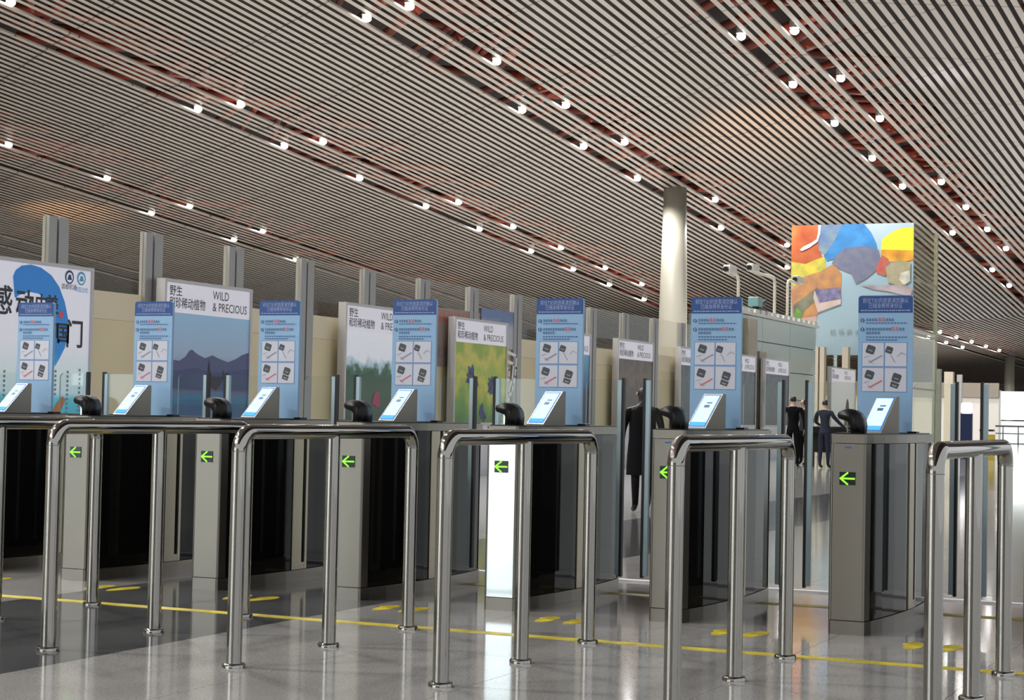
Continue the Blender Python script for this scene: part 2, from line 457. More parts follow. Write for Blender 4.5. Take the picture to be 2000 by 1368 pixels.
# pink sign with red letters on the glass wall
def wall_thing(name, y, z, x=WX+.03):
    return empty(name, (x, y, z), math.pi/2)
t = wall_thing('airport_sign', 21.4, 2.55)
tag(t, 'pink glass wall sign with red BEIJING letters behind the gate boards', 'sign')
box('sign_panel', 0, 1.75, -.01, .01, -.62, .42, mat('pink_panel', (.30, .22, .19), .4), t)
text('lettering', 'BEIJING', .30, mat('red_letters', (.60, .12, .07), .4), t, (-.06, -.013, .26), 'LEFT', bold=.0, width=1.45)
text('lettering', '北京首都', .22, mat('grey_letters', (.18, .17, .16), .4), t, (-.04, -.013, -.38), 'LEFT')
t = wall_thing('wall_picture', 23.35, 2.65)
tag(t, 'blue sky picture on the glass wall above the white shield emblem', 'picture')
box('picture_panel', -.1, 1.35, -.01, .01, -.3, .42, print_ramp('sky_print', [(0, (.45, .46, .48)), (.5, (.40, .45, .52)), (.8, (.12, .2, .42)), (1, (.10, .17, .36))], -.3, .42, .5, 2), t)
t = wall_thing('shield_emblem', 24.0, 1.92, WX+.12)
tag(t, 'white outlined shield emblem on the beige wall beside the yellow flower poster', 'emblem')
bm = bmesh.new()
def stroke(bm, pts, wd, y=0, mi=0):
    for a, b in zip(pts, pts[1:]):
        a = Vector(a); b = Vector(b); d = (b-a).normalized(); n = Vector((-d.y, d.x))*wd/2
        flat(bm, [tuple(a-n-d*wd*.3), tuple(b-n+d*wd*.3), tuple(b+n+d*wd*.3), tuple(a+n-d*wd*.3)], y, mi)
sh = [(-.75, .42), (0, .48), (.82, .36)] + [(.82*math.cos(a), .30-1.05*math.sin(a)) for a in [k*math.pi/16 for k in range(1, 16)]] + [(-.82, .3), (-.75, .42)]
stroke(bm, sh, .07)
stroke(bm, [(-.6, .2), (0, .26), (.66, .18), (.58, -.18), (.38, -.48), (0, -.62)], .07)
stroke(bm, [(.1, -.4), (.1, .05), (.4, .05), (.42, -.15), (.22, -.22)], .07)
t.scale = (.8, 1, .85); bmo('emblem_lines', bm, mat('emblem_white', (.8, .8, .82), .4), t)

# ------------------------------------------------------------------ lightbox posters (x = -4.6)
PX = -4.58
sky2 = print_ramp('print_sea', [(0, (.010, .06, .14)), (.12, (.008, .05, .13)), (.2, (.012, .11, .21)), (.255, (.05, .08, .16)), (.5, (.17, .22, .33)), (.62, (.22, .30, .41)), (1, (.21, .36, .52))], .95, 2.4, .12, 3, .3, (.6, 1, 9))
hedge = print_ramp('print_hedge', [(0, (.012, .03, .02)), (.35, (.02, .06, .03)), (.52, (.01, .05, .025)), (.58, (.03, .10, .06)), (.63, (.30, .42, .48)), (.70, (.62, .66, .72)), (1, (.66, .68, .75))], .95, 2.4, .32, 5, .3)
flower = print_ramp('print_flower', [(0, (.04, .12, .02)), (.25, (.10, .20, .02)), (.5, (.34, .33, .03)), (.62, (.20, .28, .03)), (.8, (.38, .34, .05)), (1, (.16, .24, .02))], .95, 2.4, 1.3, 1.6, .3)
bluep = print_ramp('print_blue', [(0, (.01, .02, .04)), (.45, (.01, .03, .07)), (.6, (.02, .13, .26)), (1, (.10, .35, .50))], .95, 2.4, .2, 3, .1)
brownp = print_ramp('print_brown', [(0, (.05, .05, .05)), (.5, (.06, .045, .035)), (.75, (.12, .085, .05)), (1, (.06, .05, .035))], .95, 2.4, 1.2, 4, .1)
darkp = print_ramp('print_dark', [(0, (.02, .035, .04)), (.5, (.04, .06, .07)), (.8, (.06, .09, .11)), (1, (.03, .045, .05))], .95, 2.4, 1.3, 4, .1)
whitep = print_ramp('print_pale', [(0, (.45, .46, .48)), (1, (.58, .58, .62))], .95, 2.4, .1, 3, .25)
calli = print_ramp('print_calligraphy', [(0, (.04, .30, .42)), (.13, (.08, .38, .50)), (.17, (.42, .56, .62)), (.30, (.50, .60, .62)), (.5, (.62, .63, .70)), (1, (.64, .64, .73))], .95, 2.78, .06, 3, .35)
postw = mat('poster_white', (.62, .61, .68), .4, emit=(.62, .61, .68), es=.35)
def poster(y0, y1, art, label, header=True):
    t = empty('lightbox_poster', (PX, (y0+y1)/2, 0), math.pi/2); wd = (y1-y0)/2
    tag(t, label, 'poster')
    bm = bmesh.new(); bx(bm, -wd, wd, .03, .12, .90, 2.82)
    bx(bm, -wd, wd, -.02, .03, 2.775, 2.82); bx(bm, -wd, wd, -.02, .03, .90, .95)
    bx(bm, -wd, -wd+.045, -.02, .03, .95, 2.775); bx(bm, wd-.045, wd, -.02, .03, .95, 2.775)
    bmo('frame', bm, boxgrey, t)
    box('plinth', -wd+.02, wd-.02, 0, .11, 0, .90, white, t)
    top = 2.38 if header else 2.775
    box('picture', -wd+.045, wd-.045, .0, .03, .95, top, art, t)
    if header:
        box('header', -wd+.045, wd-.045, .0, .03, top, 2.775, postw, t)
        w2 = wd-.045
        text('lettering', '野生', .15, ink, t, (-w2*.92, -.003, 2.66), 'LEFT', bold=.001)
        text('lettering', '和珍稀动植物', .16, ink, t, (-w2*.92, -.003, 2.50), 'LEFT', bold=.001, width=.84)
        text('lettering', 'WILD', .17, ink, t, (w2*.08, -.003, 2.66), 'LEFT', width=.40)
        text('lettering', '& PRECIOUS', .17, ink, t, (w2*.08, -.003, 2.50), 'LEFT', width=.86)
    return t
P1 = poster(8.75, 11.42, calli, 'white poster with a big blue brush arc and black calligraphy at far left', False)
P2 = poster(12.92, 15.05, sky2, 'poster of purple mountains over blue sea, second poster from the left')
P3 = poster(17.75, 19.95, hedge, 'poster of a dark green hedge under white sky with one pink flower')
P4 = poster(21.65, 23.92, flower, 'yellow and green poster of blue iris flowers')
P5 = poster(26.0, 28.15, bluep, 'blue poster mostly hidden behind the fifth gate board')
P6 = poster(29.76, 32.07, brownp, 'brown poster just left of the big round column')
P7 = poster(33.96, 36.2, darkp, 'dark poster with pale header half hidden left of the sixth gate board')
P7b = poster(38.1, 40.33, darkp, 'dark poster with pale header just right of the sixth gate board')
P8 = poster(41.2, 43.7, darkp, 'dark mottled poster in front of the pale green panelled wall')
P9 = poster(48.6, 51.9, whitep, 'pale poster with a dark cloaked figure under the big mural')
# P1 art
blues = print_ramp('brush_blue', [(0, (.02, .32, .55)), (.45, (.01, .17, .48)), (1, (.01, .15, .46))], 1.2, 2.7, .7, 3, .35)
bm = bmesh.new()
OUT = [(-0.16, 2.603), (-0.119, 2.678), (-0.013, 2.741), (0.151, 2.767), (0.338, 2.746), (0.531, 2.67), (0.681, 2.545), (0.796, 2.367), (0.874, 2.153), (0.873, 1.966), (0.822, 1.808), (0.731, 1.68), (0.649, 1.578)]
INN = [(-0.122, 2.366), (-0.104, 2.356), (-0.051, 2.389), (0.03, 2.413), (0.166, 2.441), (0.306, 2.432), (0.402, 2.39), (0.482, 2.297), (0.534, 2.196), (0.56, 2.043), (0.586, 1.89), (0.612, 1.737), (0.638, 1.59)]
for a, b, c, d in zip(OUT, OUT[1:], INN, INN[1:]): flat(bm, [a, b, d, c], -.002)
bmo('brush_arc', bm, blues, P1)
text('lettering', '感', .36, ink, P1, (-.33, -.006, 2.29), bold=.006)
text('lettering', '动', .34, ink, P1, (.06, -.006, 2.28), bold=.006)
text('lettering', '中', .24, ink, P1, (.36, -.006, 2.30), bold=.006)
text('lettering', '美', .24, ink, P1, (.56, -.006, 2.30), bold=.006)
text('lettering', '之', .32, ink, P1, (.36, -.006, 1.94), bold=.006)
text('lettering', '见', .30, ink, P1, (.58, -.006, 1.95), bold=.006)
text('lettering', '国', .26, ink, P1, (.78, -.006, 1.97), bold=.006)
text('lettering', '门', .36, ink, P1, (1.0, -.006, 1.96), bold=.006)
bm = bmesh.new()
flat(bm, [(.725+.045*math.cos(a*math.pi/6), 2.207+.045*math.sin(a*math.pi/6)) for a in range(12)], -.008)
bmo('seal_dot', bm, red, P1)
bm = bmesh.new()
for k in range(11):
    x = -1.2+k*.23; z = 1.62-random.uniform(0, .15)
    for q in range(random.randint(6, 11)):
        if x > -.2 and x < .25: pass
        flat(bm, [(x, z), (x+.035, z), (x+.035, z-.03), (x, z-.03)], -.006); z -= .055
bmo('small_print', bm, mat('grey_ink', (.25, .27, .30), .5), P1)['kind'] = 'stuff'
bm = bmesh.new()
for cx, rr_, mi in ((.87, .085, 0), (1.10, .085, 1)):
    flat(bm, [(cx+rr_*math.cos(a*math.pi/10), 2.675+rr_*math.sin(a*math.pi/10)) for a in range(20)], -.004, mi)
    flat(bm, [(cx+rr_*.72*math.cos(a*math.pi/10), 2.67+rr_*.72*math.sin(a*math.pi/10)) for a in range(20)], -.006, 2)
    flat(bm, [(cx-.045, 2.64), (cx+.045, 2.64), (cx+.02, 2.705), (cx-.02, 2.705)], -.008, mi)
bmo('round_logos', bm, [mat('logo_navy', (.03, .08, .2), .5), mat('logo_cyan', (.10, .42, .66), .5), postw], P1)
text('lettering', '首都机场', .075, ink, P1, (.87, -.006, 2.55))
text('lettering', '中国边检', .07, MATS['logo_cyan'], P1, (1.10, -.006, 2.53))
bm = bmesh.new(); flat(bm, [(.60, 1.02), (.76, 1.02), (.86, 1.18), (.80, 1.22), (.70, 1.14)], -.006)
bmo('orange_boat', bm, mat('orange_print', (.55, .20, .08), .5), P1)
# P2 art: mountains and a boat
bm = bmesh.new()
ridge = [(-1.02, 1.74), (-.884, 1.751), (-.672, 1.738), (-.532, 1.798), (-.45, 1.88), (-.379, 1.90), (-.257, 1.843), (-.07, 1.794), (.115, 1.84), (.242, 1.806), (.5, 1.758), (.692, 1.808), (.85, 1.87), (1.02, 1.91)]
flat(bm, ridge+[(1.02, 1.34), (-1.02, 1.34)], 0, 0)
flat(bm, [(-1.02, 1.64), (-.7, 1.60), (-.3, 1.66), (.1, 1.60), (.6, 1.63), (1.02, 1.68), (1.02, 1.37), (-1.02, 1.37)], -.003, 1)
bmo('mountains', bm, [mat('mountain_print', (.10, .12, .25), .5), mat('mountain_print2', (.06, .09, .21), .5)], P2)
bm = bmesh.new(); flat(bm, [(.03, 1.78), (.07, 1.60), (.10, 1.55), (.36, 1.55), (.34, 1.46), (.22, 1.36), (.08, 1.42), (-.01, 1.5)], -.006); flat(bm, [(.38, 1.66), (.41, 1.5), (.36, 1.5)], -.006)
bmo('boat', bm, ink, P2)
# P3 flower
bm = bmesh.new()
for cx, cz, s in ((-.01, 1.34, .11), (.03, 1.25, .09), (-.07, 1.28, .08)):
    flat(bm, [(cx+s*math.cos(a*math.pi/5), cz+s*.9*math.sin(a*math.pi/5)) for a in range(10)], -.003-s*.01)
bmo('pink_flower', bm, mat('pink_print', (.42, .07, .16), .5), P3)
# P4 iris
for cx, cz, s in ((-.35, 1.78, 1.0), (.50, 1.62, .8), (.1, 1.15, .7)):
    bm = bmesh.new()
    for k in range(7):
        a = R(95+k*38+random.uniform(-8, 8)); L_ = s*random.uniform(.2, .34)
        c_, s_ = math.cos(a), math.sin(a)
        flat(bm, [(cx-.05*s*s_, cz+.05*s*c_), (cx+L_*.6*c_-.07*s*s_, cz+L_*.6*s_+.07*s*c_), (cx+L_*c_, cz+L_*s_), (cx+L_*.6*c_+.06*s*s_, cz+L_*.6*s_-.06*s*c_), (cx+.05*s*s_, cz-.05*s*c_)], -.003-.0004*k)
    bmo('iris_print', bm, mat('iris_print', (.06, .09, .22), .5, noise=.5, nscale=9), P4)
# P9 figure
bm = bmesh.new(); flat(bm, [(.15, .95), (.25, 1.4), (.45, 1.75), (.6, 1.85), (.75, 1.72), (.85, 1.3), (.95, .95)], -.003)
bmo('cloaked_figure', bm, mat('figure_print', (.10, .09, .08), .5), P9)

# ------------------------------------------------------------------ column behind the glass wall
def round_column(name, x, y, ztop, rb, rt, label, zbase=0):
    t = empty(name, (x, y, 0)); tag(t, label, 'column')
    bm = bmesh.new(); tube(bm, [(0, 0, 0), (0, 0, ztop*.5), (0, 0, ztop)], [rb, (rb*1.05+rt)/2, rt], 32)
    bmo('shaft', bm, colm, t)
    bm = bmesh.new(); tube(bm, [(0, 0, ztop), (0, 0, ztop+.9)], [rt*.55, rt*.55], 16); bmo('neck', bm, MATS['roof_deck_dark'], t)
    return t
round_column('round_column', -16.38, 67.5, zc(-16.38, 67.5)+.1, .70, .50, 'tall pale round column rising to the ceiling behind the glass wall')
round_column('round_column', -14.5, 150, zc(-14.5, 150)+.1, .45, .42, 'distant pale column at the far right under the low ceiling')

# ------------------------------------------------------------------ pale green panelled wall (kiosk)
kx = -4.83
kk = empty('service_kiosk', (-4.95, 39.2, 0)); tag(kk, 'pale green panelled service room with white roof parapet behind the posters', 'kiosk')
box('body', -1.3, -.06, .3, 8.9, 0, 3.95, mat('kiosk_core', (.05, .06, .055), .6), kk)
zr = [0, .86, 1.70, 2.51, 3.30, 3.98]
for a, b in zip(zr, zr[1:]):
    for y0, y1 in ((.3, 3.0), (3.0, 5.9), (5.9, 8.9)):
        box('wall_panel', -.06, .0, y0+.012, y1-.012, a+.012, b-.012, kiosk_m, kk)
box('parapet', -.6, .1, .2, 8.95, 3.98, 4.06, mat('parapet_white', (.62, .62, .58), .5), kk)
for q in range(15):
    box('parapet_block', -.25, .08, .3+q*.58, .3+q*.58+.36, 4.06, 4.17, MATS['parapet_white'], kk)
box('pillar', .0, .18, 1.1, 1.9, 0, 3.86, pillarm, kk)
box('pillar', .0, .16, 2.2, 2.9, 0, 3.0, pillarm, kk)
# cameras on goose-neck poles on its roof
def cam_pole(x, y, z, h, reach, label, both=False):
    t = empty('security_camera', (x, y, z)); tag(t, label, 'camera', 'security cameras on the kiosk roof')
    bm = bmesh.new(); s = 1 if reach > 0 else -1
    pts = [(0, 0, 0), (0, 0, h-.22)]+[(0, s*.2*(1-math.cos(a*math.pi/10)), h-.2+.2*math.sin(a*math.pi/10)) for a in range(1, 6)]+[(0, reach, h-.02)]
    tube(bm, pts, .045, 8); bmo('pole', bm, mat('pole_cream', (.62, .56, .46), .4), t)
    bm = bmesh.new(); bx(bm, -.10, .10, reach-.35, reach+.30, h-.02, h+.20, 0, .03); bmo('housing', bm, mat('camera_shell', (.55, .54, .48), .4), t)
    bm = bmesh.new(); tube(bm, [(0, reach-.36, h+.08), (0, reach-.46, h+.07)], .07, 10); bmo('camera_lens', bm, black, t)
    return t
cam_pole(-5.1, 40.3, 4.175, .86, -.75, 'white twin-hooded security camera leaning left over the sixth gate board')
cam_pole(-5.1, 43.9, 4.175, 1.08, -2.2, 'small security camera on a long horizontal arm, middle of the roof poles')
cam_pole(-5.1, 45.3, 4.175, 1.12, 1.2, 'security camera pole bending right in front of the big mural')
t = empty('roof_device', (-5.05, 41.9, 4.17)); tag(t, 'small teal box with black bracket on the kiosk roof edge', 'device')
box('case', -.15, .15, -.35, .12, .1, .36, mat('teal_case', (.13, .27, .27), .4), t, .02)
bm = bmesh.new(); bx(bm, -.05, .05, .12, .7, .18, .26); bx(bm, -.1, .1, -.1, .5, 0, .1); tube(bm, [(0, .55, .2), (0, .9, .34)], .05, 8); bmo('bracket', bm, black, t)

# ------------------------------------------------------------------ big mural on a glass enclosure
ab = empty('mural_enclosure', (-6.84, 52, 0)); tag(ab, 'tall glass enclosure carrying a huge colourful umbrella mural', 'mural')
W_, HT = 4.1, 7.67
mural_bg = print_ramp('mural_pale', [(0, (.24, .33, .37)), (.6, (.26, .36, .42)), (1, (.36, .46, .53))], 3, 7.6, .15, .7, .03)
box('mural_sheet', 0, W_, 0, .08, 3.3, HT, mural_bg, ab)
def mp(px, py):   # picture coordinates on the mural sheet (0..1, 0..1 from its top left) in metres
    return (px*W_, HT-py*4.37)
def blob(name, pts, m, lay):
    bm = bmesh.new(); flat(bm, [mp(a, b) for a, b in pts], -.004*lay); return bmo(name, bm, m, ab)
mo = lambda n_, c, **k: mat('mural_'+n_, c, .45, noise=k.get('noise', .35), nscale=k.get('ns', 1.6), tcol=k.get('t'))
blob('orange_field', [(0, 0), (.235, 0), (.22, .12), (.26, .25), (.24, .40), (.0, .42)], mo('orange', (.42, .12, .04), t=(.32, .06, .025)), 1)
blob('yellow_field', [(0, .28), (.12, .30), (.28, .24), (.29, .33), (.25, .42), (.1, .5), (0, .46)], mo('yellowgreen', (.55, .46, .06), t=(.30, .30, .06), ns=3), 2)
blob('ochre_field', [(.0, .50), (.1, .40), (.24, .36), (.36, .30), (.42, .38), (.42, .50), (.30, .56), (.22, .70), (.02, .72)], mo('ochre', (.46, .22, .07), t=(.28, .15, .09), ns=3), 3)
blob('olive_leaf', [(.02, .62), (.22, .48), (.26, .54), (.12, .66), (.05, .8)], mo('olive', (.15, .15, .10)), 4)
blob('pink_field', [(.02, .72), (.14, .60), (.22, .56), (.215, .9), (.02, .9)], mo('rose', (.50, .20, .20), t=(.42, .28, .24), ns=3), 2)
blob('green_leaf', [(.02, .72), (.05, .64), (.10, .68), (.08, .76)], mo('leaf', (.15, .33, .06)), 5)
blob('indigo_umbrella', [(.24, 0), (.45, 0), (.40, .10), (.35, .2), (.30, .24), (.23, .2), (.22, .08)], mo('indigo', (.08, .14, .30), t=(.17, .24, .27), ns=2), 3)
blob('blue_umbrella', [(.42, 0), (.60, 0), (.66, .07), (.70, .15), (.71, .20), (.60, .18), (.46, .19), (.36, .26), (.30, .28), (.27, .24), (.34, .16)], mo('azure', (.05, .24, .54), t=(.03, .15, .36), ns=2), 4)
blob('slate_umbrella', [(.36, .25), (.45, .18), (.60, .17), (.72, .20), (.74, .30), (.70, .36), (.62, .42), (.54, .46), (.50, .38), (.40, .34), (.34, .30)], mo('slate', (.11, .13, .21), t=(.16, .16, .21), ns=4), 5)
blob('yellow_umbrella', [(.74, .20), (.75, .12), (.82, .07), (.90, .04), (1, .03), (1, .21)], mo('lemon', (.80, .70, .03), noise=.12), 4)
blob('amber_umbrella', [(.74, .20), (1, .21), (1, .28), (.90, .30), (.80, .29), (.74, .25)], mo('amber', (.60, .28, .03)), 3)
blob('maroon_patch', [(.70, .34), (.75, .24), (.80, .27), (.82, .33), (.78, .40), (.71, .38)], mo('maroon', (.42, .06, .06), t=(.35, .13, .08), ns=4), 6)
blob('olive_patch', [(.78, .33), (.88, .28), (.98, .30), (.98, .42), (.9, .48), (.8, .45)], mo('mossy', (.27, .27, .13), t=(.35, .30, .22), ns=4), 7)
blob('cream_patch', [(.90, .38), (.97, .36), (.98, .44), (.93, .47), (.89, .43)], mo('cream', (.55, .55, .45)), 8)
blob('grey_brush', [(.56, .46), (.75, .48), (.92, .46), (1, .50), (.98, .56), (.82, .52), (.68, .50)], mo('greyrose', (.30, .25, .27)), 6)
blob('white_brush', [(.07, .19), (.10, .165), (.17, .135), (.21, .11), (.222, .06), (.222, 0), (.245, 0), (.24, .07), (.22, .13), (.15, .175), (.09, .20)], mo('palebrush', (.50, .55, .62), noise=.1), 7)
blob('violet_book', [(.2, .50), (.41, .485), (.42, .57), (.24, .60)], mo('violet', (.15, .14, .25), ns=5), 8)
blob('book_edge', [(.2, .50), (.24, .60), (.42, .57), (.42, .61), (.23, .675), (.19, .56)], mo('bookedge', (.45, .36, .32), noise=.1), 7)
text('lettering', '机 场 商 业', .22, mat('mural_text', (.20, .26, .26), .5), ab, (1.35, -.02, 4.05), 'LEFT')
box('side_glass', W_-.04, W_, .1, 4.1, .1, HT, boxglass, ab)
box('front_glass', 0, W_-.05, .1, .13, .1, 3.3, boxglass, ab)
box('corner_post', W_-.1, W_+.02, 3.98, 4.14, 0, HT, mat('post_olive', (.24, .24, .18), .4, .4), ab)
box('base_beam', 0, W_, 0, .14, 0, .1, MATS['post_olive'], ab)
for zz in (2.2, 4.0, 5.8):
    box('glazing_bar', W_-.02, W_+.01, .1, 4.1, zz, zz+.06, MATS['post_olive'], ab)
for a, b in ((.75, 1.1), (1.15, 1.3), (1.9, 2.1)):
    box('vertical_fin', a, b, -.5, -.2, 0, 3.55, pillarm, ab)

# ------------------------------------------------------------------ distant right background
for q, (x, y, hw, zt, mm, lb) in enumerate([(-3.44, 60, .14, 3.1, pillard, 'dark green square pillar right of the glass enclosure'),
                                       (-3.0, 60, .16, 3.0, pillarm, 'beige square pillar behind the right end of the last full gate'),
                                       (-2.62, 60.0, .09, 2.9, frame_grey, 'thin grey pillar beside the glass enclosure edge')]):
    t = empty('square_pillar', (x, y, 0)); tag(t, lb, 'pillar')
    box('shaft', -hw, hw, -hw, hw, 0, zt, mm, t); box('foot_plate', -hw-.03, hw+.03, -hw-.03, hw+.03, 0, .12, steel, t)
struct(box('wall_right', -30, -6.85, 96, 96.3, 0, 2.6, mat('mid_wall', (.50, .46, .44), .6)))
struct(box('trim_2', -30, -6.85, 95.9, 96, 2.6, 3.4, mat('fascia_dark', (.20, .17, .14), .6)))
t = empty('totem_sign', (-.62, 50, 0)); tag(t, 'dark blue totem with a glowing white square on top', 'sign')
box('body', -.18, .18, 0, .12, 0, 1.42, mat('totem_navy', (.01, .02, .08), .3), t)
bm = bmesh.new(); bx(bm, -.17, .17, -.02, .10, 1.42, 1.76, 0, .05); bmo('light_square', bm, mat('totem_light', (1, 1, 1), .3, emit=(1, 1, 1), es=3), t)
t = empty('litter_bin', (-.02, 50, 0)); tag(t, 'black and yellow bin beside the dark blue totem', 'bin')
box('body', -.17, .02, 0, .3, 0, .88, black, t); box('yellow_side', .02, .24, 0, .3, 0, .78, mat('bin_yellow', (.60, .42, .02), .4), t); box('lid', -.19, .22, -.02, .32, .88, .94, black, t)
# far bright window
wf = empty('window_2', (-6.78, 96.0, 0)); wf['kind'] = 'structure'
dl = mat('far_daylight', (1, 1, 1), .5, emit=(.93, .98, 1.0), es=3.2)
for q in range(5):
    box('pane', q*1.62+.04, (q+1)*1.62-.04, 0, .05, 1.36, 2.94, dl, wf)
    box('lower_pane', q*1.62+.04, (q+1)*1.62-.04, 0, .05, .05, 1.28, mat('low_daylight', (.5, .55, .6), .3, emit=(.6, .7, .85), es=.7), wf)
    box('window_frame', q*1.62-.04, q*1.62+.04, -.05, .05, 0, 3.0, frame_grey, wf)
t = empty('crowd_rail', (-6.0, 92, 0)); tag(t, 'dark railing in front of the bright window at the right edge', 'railing')
bm = bmesh.new(); tube(bm, [(-.4, 0, 1.0), (6, 0, 1.0)], .05, 8); tube(bm, [(-.4, 0, .6), (6, 0, .6)], .03, 8); bmo('rail', bm, frame_dark, t)
for q in range(8):
    bm = bmesh.new(); tube(bm, [(q*.8, 0, 0), (q*.8, 0, 1.0)], .035, 8); bmo('post', bm, frame_dark, t)

# ------------------------------------------------------------------ gates
RIGHT = [(.125, 2.70), (.142, 2.78), (.165, 2.95), (.184, 3.15), (.198, 3.38), (.203, 3.6), (.196, 3.85), (.180, 4.08), (.160, 4.27)]
CXG = .03
def mir(p): return (2*CXG-p[0], p[1])
LEFT = [mir(p) for p in RIGHT]
def off(p, d): return (p[0]-d if p[0] > CXG else p[0]+d, p[1])
def interp(pts, y):
    for a, b in zip(pts, pts[1:]):
        if a[1] <= y <= b[1]:
            t_ = (y-a[1])/(b[1]-a[1]); return (a[0]+t_*(b[0]-a[0]), y)
    return pts[-1]
def side_strip(bm, pts, y0, y1, z0, z1, d0, d1, mi=0):
    ys = [y0]+[p[1] for p in pts if y0+.01 < p[1] < y1-.01]+[y1]
    outer = [off(interp(pts, y), d0) for y in ys]; inner = [off(interp(pts, y), d1) for y in ys]
    poly = outer+inner[::-1]
    prism(bm, poly, z0, z1, mi)
def gate_outline(d=0, front=2.690, rear=4.285):
    r_ = [off(p, d) for p in RIGHT]; l_ = [off(p, d) for p in LEFT]
    ch = .012
    return [(l_[0][0]+ch, front), (r_[0][0]-ch, front)]+r_+[(r_[-1][0]-.02, rear), (l_[-1][0]+.02, rear)]+l_[::-1]
def make_gate():
    g = empty('boarding_gate', (0, 0, 0))
    def fix(o, sm=False):
        bm = bmesh.new(); bm.from_mesh(o.data); bmesh.ops.recalc_face_normals(bm, faces=bm.faces); bm.to_mesh(o.data); bm.free(); return o
    bm = bmesh.new(); prism(bm, gate_outline(0), 0, .072); fix(bmo('plinth', bm, steel, g))
    bm = bmesh.new(); prism(bm, gate_outline(-.003, 2.686), 1.005, 1.052); fix(bmo('top_cover', bm, steel, g))
    bm = bmesh.new(); prism(bm, gate_outline(.012, 2.70, 4.27), 1.052, 1.058); fix(bmo('top_plate', bm, black, g))
    # front: flat panel with rounded corner posts
    bm = bmesh.new()
    prism(bm, [(-.050, 2.692), (.113, 2.692), (.113, 2.71), (-.050, 2.71)], .076, 1.002)
    fp = fix(bmo('front_panel', bm, steel, g))
    for s, P_ in ((1, RIGHT), (-1, LEFT)):
        bm = bmesh.new(); cx = CXG+s*.080
        pts = [(cx+s*.015*math.sin(a*math.pi/12), 2.707-.015*math.cos(a*math.pi/12)) for a in range(7)]
        pts = [(CXG+s*.083, 2.692)]+[(CXG+s*(.083+.014*math.sin(a*math.pi/10)), 2.706-.014*math.cos(a*math.pi/10)) for a in range(1, 6)]+[off(interp(P_, 2.76), 0), off(interp(P_, 2.76), .02), (CXG+s*.083, 2.72)]
        prism(bm, pts, .076, 1.002); fix(bmo('corner_post', bm, steel, g))
        bm = bmesh.new(); side_strip(bm, P_, 2.765, 3.435, .076, 1.002, .004, .016); fix(bmo('side_glass', bm, blackglass, g))
        bm = bmesh.new(); side_strip(bm, P_, 3.44, 3.553, .076, 1.002, -.002, .02); side_strip(bm, P_, 3.592, 3.62, .076, 1.002, -.002, .02)
        side_strip(bm, P_, 3.553, 3.592, .076, .12, -.001, .02)
        fix(bmo('side_post', bm, mat('steel_warm', (.46, .41, .32), .35, .9), g))
        bm = bmesh.new(); side_strip(bm, P_, 3.553, 3.592, .12, 1.002, .012, .02); fix(bmo('door_slot', bm, rubber, g))
        bm = bmesh.new(); side_strip(bm, P_, 3.625, 4.24, .076, 1.002, .004, .016); fix(bmo('side_glass', bm, blackglass, g))
    bm = bmesh.new(); r_ = off(interp(RIGHT, 4.24), .0); l_ = off(interp(LEFT, 4.24), .0)
    prism(bm, [(l_[0], 4.245), (r_[0], 4.245), (r_[0]-.02, 4.28), (l_[0]+.02, 4.28)], .076, 1.002); fix(bmo('rear_panel', bm, steel, g))
    # arrow display
    d = box('arrow_display', -.014, .070, 2.688, 2.692, .785, .853, mat('display_black', (.004, .012, .004), .25), g)
    bm = bmesh.new()
    stroke(bm, [(.066, .819), (-.008, .819)], .0085, 2.688); stroke(bm, [(.030, .849), (-.008, .819), (.030, .789)], .0085, 2.6875)
    ar = bmo('arrow', bm, green, d)
    box('blue_sticker', .012, .048, 2.6905, 2.692, .978, .988, mat('sticker_blue', (.05, .14, .33), .4), g)
    # hooded document reader, its hood reaching over the lane side
    bm = bmesh.new()
    prof = [(.088, 1.058), (.092, 1.10), (.086, 1.135), (.070, 1.160), (.045, 1.178), (.015, 1.186), (-.015, 1.180), (-.038, 1.168), (-.044, 1.150), (-.036, 1.134), (-.010, 1.126), (.012, 1.118), (.022, 1.100), (.026, 1.058)]
    ya_, yb_ = 2.735, 2.87
    va = [bm.verts.new((x, ya_, z)) for x, z in prof]; vb = [bm.verts.new((x, yb_, z)) for x, z in prof]
    bm.faces.new(va); bm.faces.new(vb[::-1])
    for k in range(len(prof)): bm.faces.new((va[k], vb[k], vb[(k+1) % len(prof)], va[(k+1) % len(prof)]))
    bmesh.ops.recalc_face_normals(bm, faces=bm.faces)
    bmesh.ops.bevel(bm, geom=[e for e in bm.edges if abs(e.verts[0].co.y-e.verts[1].co.y) < .001], offset=.010, segments=3, affect='EDGES')
    rd = fix(bmo('document_reader', bm, black, g, smooth=True))
    box('reader_stem', .004, .012, 2.76, 2.775, 1.058, 1.122, chrome, rd)
    # sloping screen console
    bm = bmesh.new()
    prof = [(0, 1.058), (0, 1.066), (.185, 1.262), (.215, 1.262), (.215, 1.058)]
    xa_, xb_ = 0, .128
    va = [bm.verts.new((xa_, y, z)) for y, z in prof]; vb = [bm.verts.new((xb_, y, z)) for y, z in prof]
    bm.faces.new(va); bm.faces.new(vb[::-1])
    for k in range(len(prof)): bm.faces.new((va[k], vb[k], vb[(k+1) % len(prof)], va[(k+1) % len(prof)]))
    cn = fix(bmo('screen_console', bm, steel, g)); cn.location = (-.008, 3.115, 0); cn.rotation_euler = (0, 0, R(-14))
    def onslope(u, v, h):  # u 0..1 across, v 0..1 up the slope
        dy, dz = .185, .196; L_ = math.hypot(dy, dz)
        return (xa_+u*(xb_-xa_), v*dy-h*dz/L_, 1.066+v*dz+h*dy/L_)
